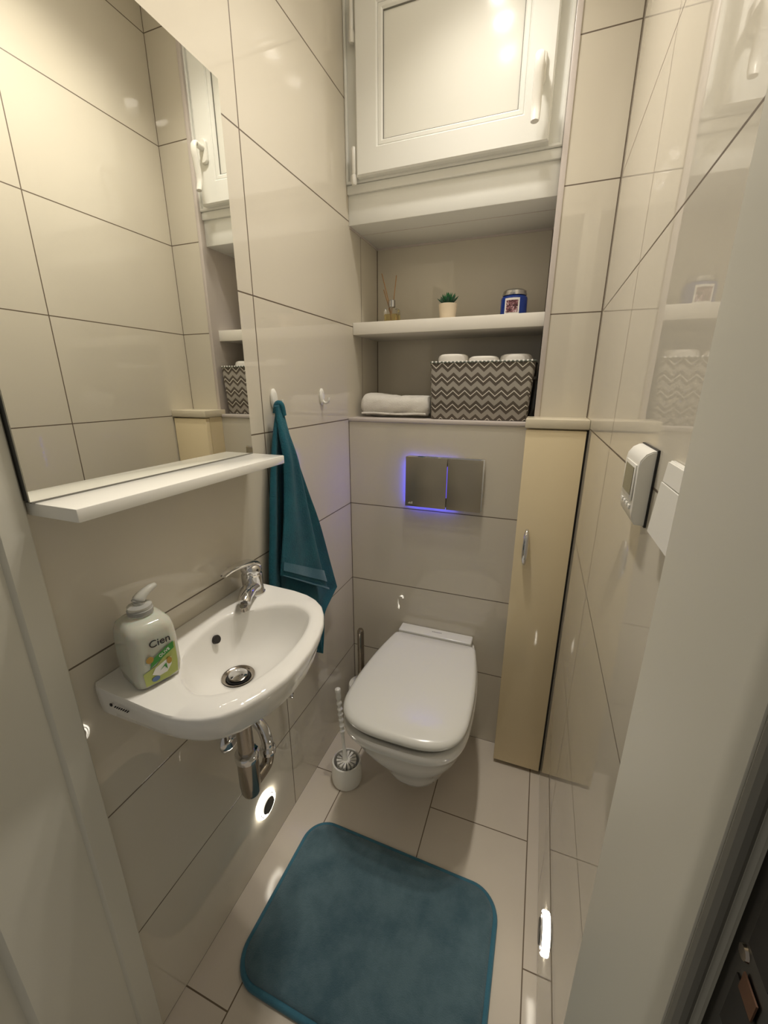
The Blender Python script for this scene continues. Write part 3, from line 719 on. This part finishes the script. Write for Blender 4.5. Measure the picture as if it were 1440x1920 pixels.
# side profile (x depth, z), extruded along y
pr_ = [(W-.0008, 1.155), (W-.0008, 1.240), (W-.006, 1.2395), (W-.012, 1.236), (W-.0165, 1.229), (W-.0175, 1.222), (W-.0165, 1.170), (W-.015, 1.160), (W-.012, 1.1555)]
bm = loft(B(), [[Vector((x, y, z)) for x, z in pr_] for y in (-.797, -.722)])
bmesh.ops.bevel(bm, geom=[e for e in bm.edges if abs(e.verts[0].co.y-e.verts[1].co.y) < 1e-6], offset=.0012, segments=2, affect='EDGES')
body = obj('housing', bm, M['white'], th)
obj('wall_gasket', box(B(), W-.0024, W-.0001, -.7982, -.7210, 1.1538, 1.2412), M['rubber'], th)
obj('bezel', box(B(), W-.0186, W-.0172, -.789, -.732, 1.181, 1.223, .0006), M['white'], th)
obj('display', box(B(), W-.0192, W-.0187, -.783, -.738, 1.187, 1.219), M['lcd'], th)
for k in range(4): obj('button', box(B(), W-.0182, W-.0165, -.785+k*.0135, -.7765+k*.0135, 1.1705, 1.1755, .0005), M['white'], th)
sw = thing('light_switch', 'white rocker light switch beside the thermostat, half hidden by the door frame', 'light switch', (W, -.8945, 1.167))
bm = loft(B(), [[Vector((W-.0008-t_, y, z)) for y, z in rrect(-.8945, 1.2035, .0405-dd, .0365-dd, .003, 4)] for t_, dd in ((0, 0), (.0028, 0), (.0038, .001))])
obj('cover_frame', bm, M['white'], sw)
def wedge(z0, z1, t0, t1):
    return loft(B(), [[Vector(p) for p in ((W-.0044, -.9325, z), (W-.0044, -.8565, z), (W-t_, -.8565, z), (W-t_, -.9325, z))] for z, t_ in ((z0, t0), (z1, t1))])
obj('rocker', wedge(1.1685, 1.2190, .0125, .0088), M['white'], sw)
obj('upper_rocker', wedge(1.2202, 1.2385, .0078, .0062), M['white'], sw)

# ------------------------------------------------------------------ floor lights in the side walls
def steplight(x, y, z, s, lab):
    t = thing('step_light', lab, 'wall light', (x, y, z), 'round step lights low in the side walls')
    ax = (s, 0, 0); p = (x+s*.0001, y, z)
    obj('glow_ring', lathe(B(), p, ax, [(.038, 0), (.038, .005), (.036, .0075), (.0225, .0080), (.0215, .0068)], 48), M['ring'], t)
    bm = B(); pts = [Vector((x+s*.0082, y+.0310*math.cos(2*PI*k/48), z+.0310*math.sin(2*PI*k/48))) for k in range(49)]
    tube(bm, pts, .0014, 8); obj('trim_ring', bm, M['chromedull'], t)
    obj('centre_disc', lathe(B(), (x+s*.0082, y, z), ax, [(.0235, 0), (.0235, .0035), (.0220, .0048), (0, .005)], 36), M['steel'], t)  # chrome disc coloured dark to stand for the dark room it reflects
steplight(0, -.613, .167, 1, 'glowing round step light low in the left wall below the washbasin')
steplight(W, -.640, .165, -1, 'glowing round step light low in the right wall opposite the bath mat')

# ------------------------------------------------------------------ bath mat
mt = thing('bath_mat', 'blue-teal plush bath mat with rounded corners on the tiled floor', 'bath mat', (.367, -.695, 0))
ang = -.012
def mring(d, z):
    out = []
    for x, y in rrect(0, 0, .284-d, .1985-d, .072-d, 12):
        X = x*math.cos(ang)-y*math.sin(ang); Y = x*math.sin(ang)+y*math.cos(ang); out.append(Vector((.366+X, -.695+Y, z)))
    return out
bm = loft(B(), [mring(.002, .0008), mring(-.001, .005), mring(0, .011), mring(.003, .0145), mring(.007, .0155), mring(.010, .0145)])
obj('bound_edge', bm, M['matedge'], mt, smooth=60)
rings = [mring(.0105, .010), mring(.011, .0155), mring(.014, .0195), mring(.022, .022), mring(.04, .0235), mring(.08, .0245), mring(.13, .025)]
bm = loft(B(), rings)
obj('plush_top', bm, M['mat'], mt, smooth=70)

# ------------------------------------------------------------------ ceiling lamp (seen only in reflections)
cl = thing('ceiling_light', 'ceiling bar lamp with three round warm spots, reflected in the hatch and tiles', 'ceiling lamp', (.375, -.36, 2.44))
obj('bar', box(B(), .350, .400, -.56, -.16, 2.52, HC-.0005, .004), M['white'], cl)
for y, dv in ((-.22, (.12, -.18, -1)), (-.36, (.16, -.40, -1)), (-.50, (.18, -.62, -1))):
    dv = Vector(dv).normalized(); j = Vector((.375, y, 2.470)); e = j+dv*.058
    hd = obj('spot_head', lathe(B(), j-dv*.012, dv, [(.012, 0), (.030, .006), (.034, .016), (.034, .066), (.031, .0665)], 28), M['white'], cl)
    obj('spot_arm', lathe(B(), (.375, y, 2.5195), (0, 0, -1), [(.008, 0), (.008, .05)], 16), M['white'], hd)
    obj('bulb', lathe(B(), e-dv*.002, dv, [(.028, 0), (.028, .002), (.022, .007), (.012, .010), (0, .011)], 24), M['bulb'], hd)
    ld_ = bpy.data.lights.new('spot_beam', 'SPOT'); ld_.energy = 15; ld_.color = (1, .93, .835); ld_.spot_size = math.radians(140); ld_.spot_blend = 1; ld_.shadow_soft_size = .026
    lo = bpy.data.objects.new('spot_beam', ld_); C.objects.link(lo); lo.parent = hd; lo.location = e+dv*.014-WL[hd]; lo.rotation_euler = dv.to_track_quat('-Z', 'Y').to_euler()

# ------------------------------------------------------------------ world, camera, view
w = bpy.data.worlds.new('hall'); SC.world = w; w.use_nodes = True
w.node_tree.nodes['Background'].inputs[0].default_value = (1, .93, .82, 1)
w.node_tree.nodes['Background'].inputs[1].default_value = .16

cam = bpy.data.cameras.new('camera'); co = bpy.data.objects.new('camera', cam); C.objects.link(co)
cam.sensor_fit = 'HORIZONTAL'; cam.sensor_width = 36; cam.lens = 766.31/1440*36; cam.clip_start = .01
p, yw = -.29653, .35967
co.location = (.6246, -1.3117, 1.3064)
co.rotation_euler = (PI/2+p, 0, yw)
SC.camera = co
SC.view_settings.view_transform = 'Standard'; SC.view_settings.look = 'None'
SC.view_settings.exposure = .38; SC.view_settings.gamma = 1; SC.view_settings.use_curve_mapping = False
SC.cycles.use_denoising = True
SC.cycles.use_adaptive_sampling = True; SC.cycles.adaptive_threshold = .035
SC.cycles.max_bounces = 10; SC.cycles.diffuse_bounces = 4; SC.cycles.glossy_bounces = 6; SC.cycles.transmission_bounces = 8
SC.cycles.sample_clamp_indirect = 8
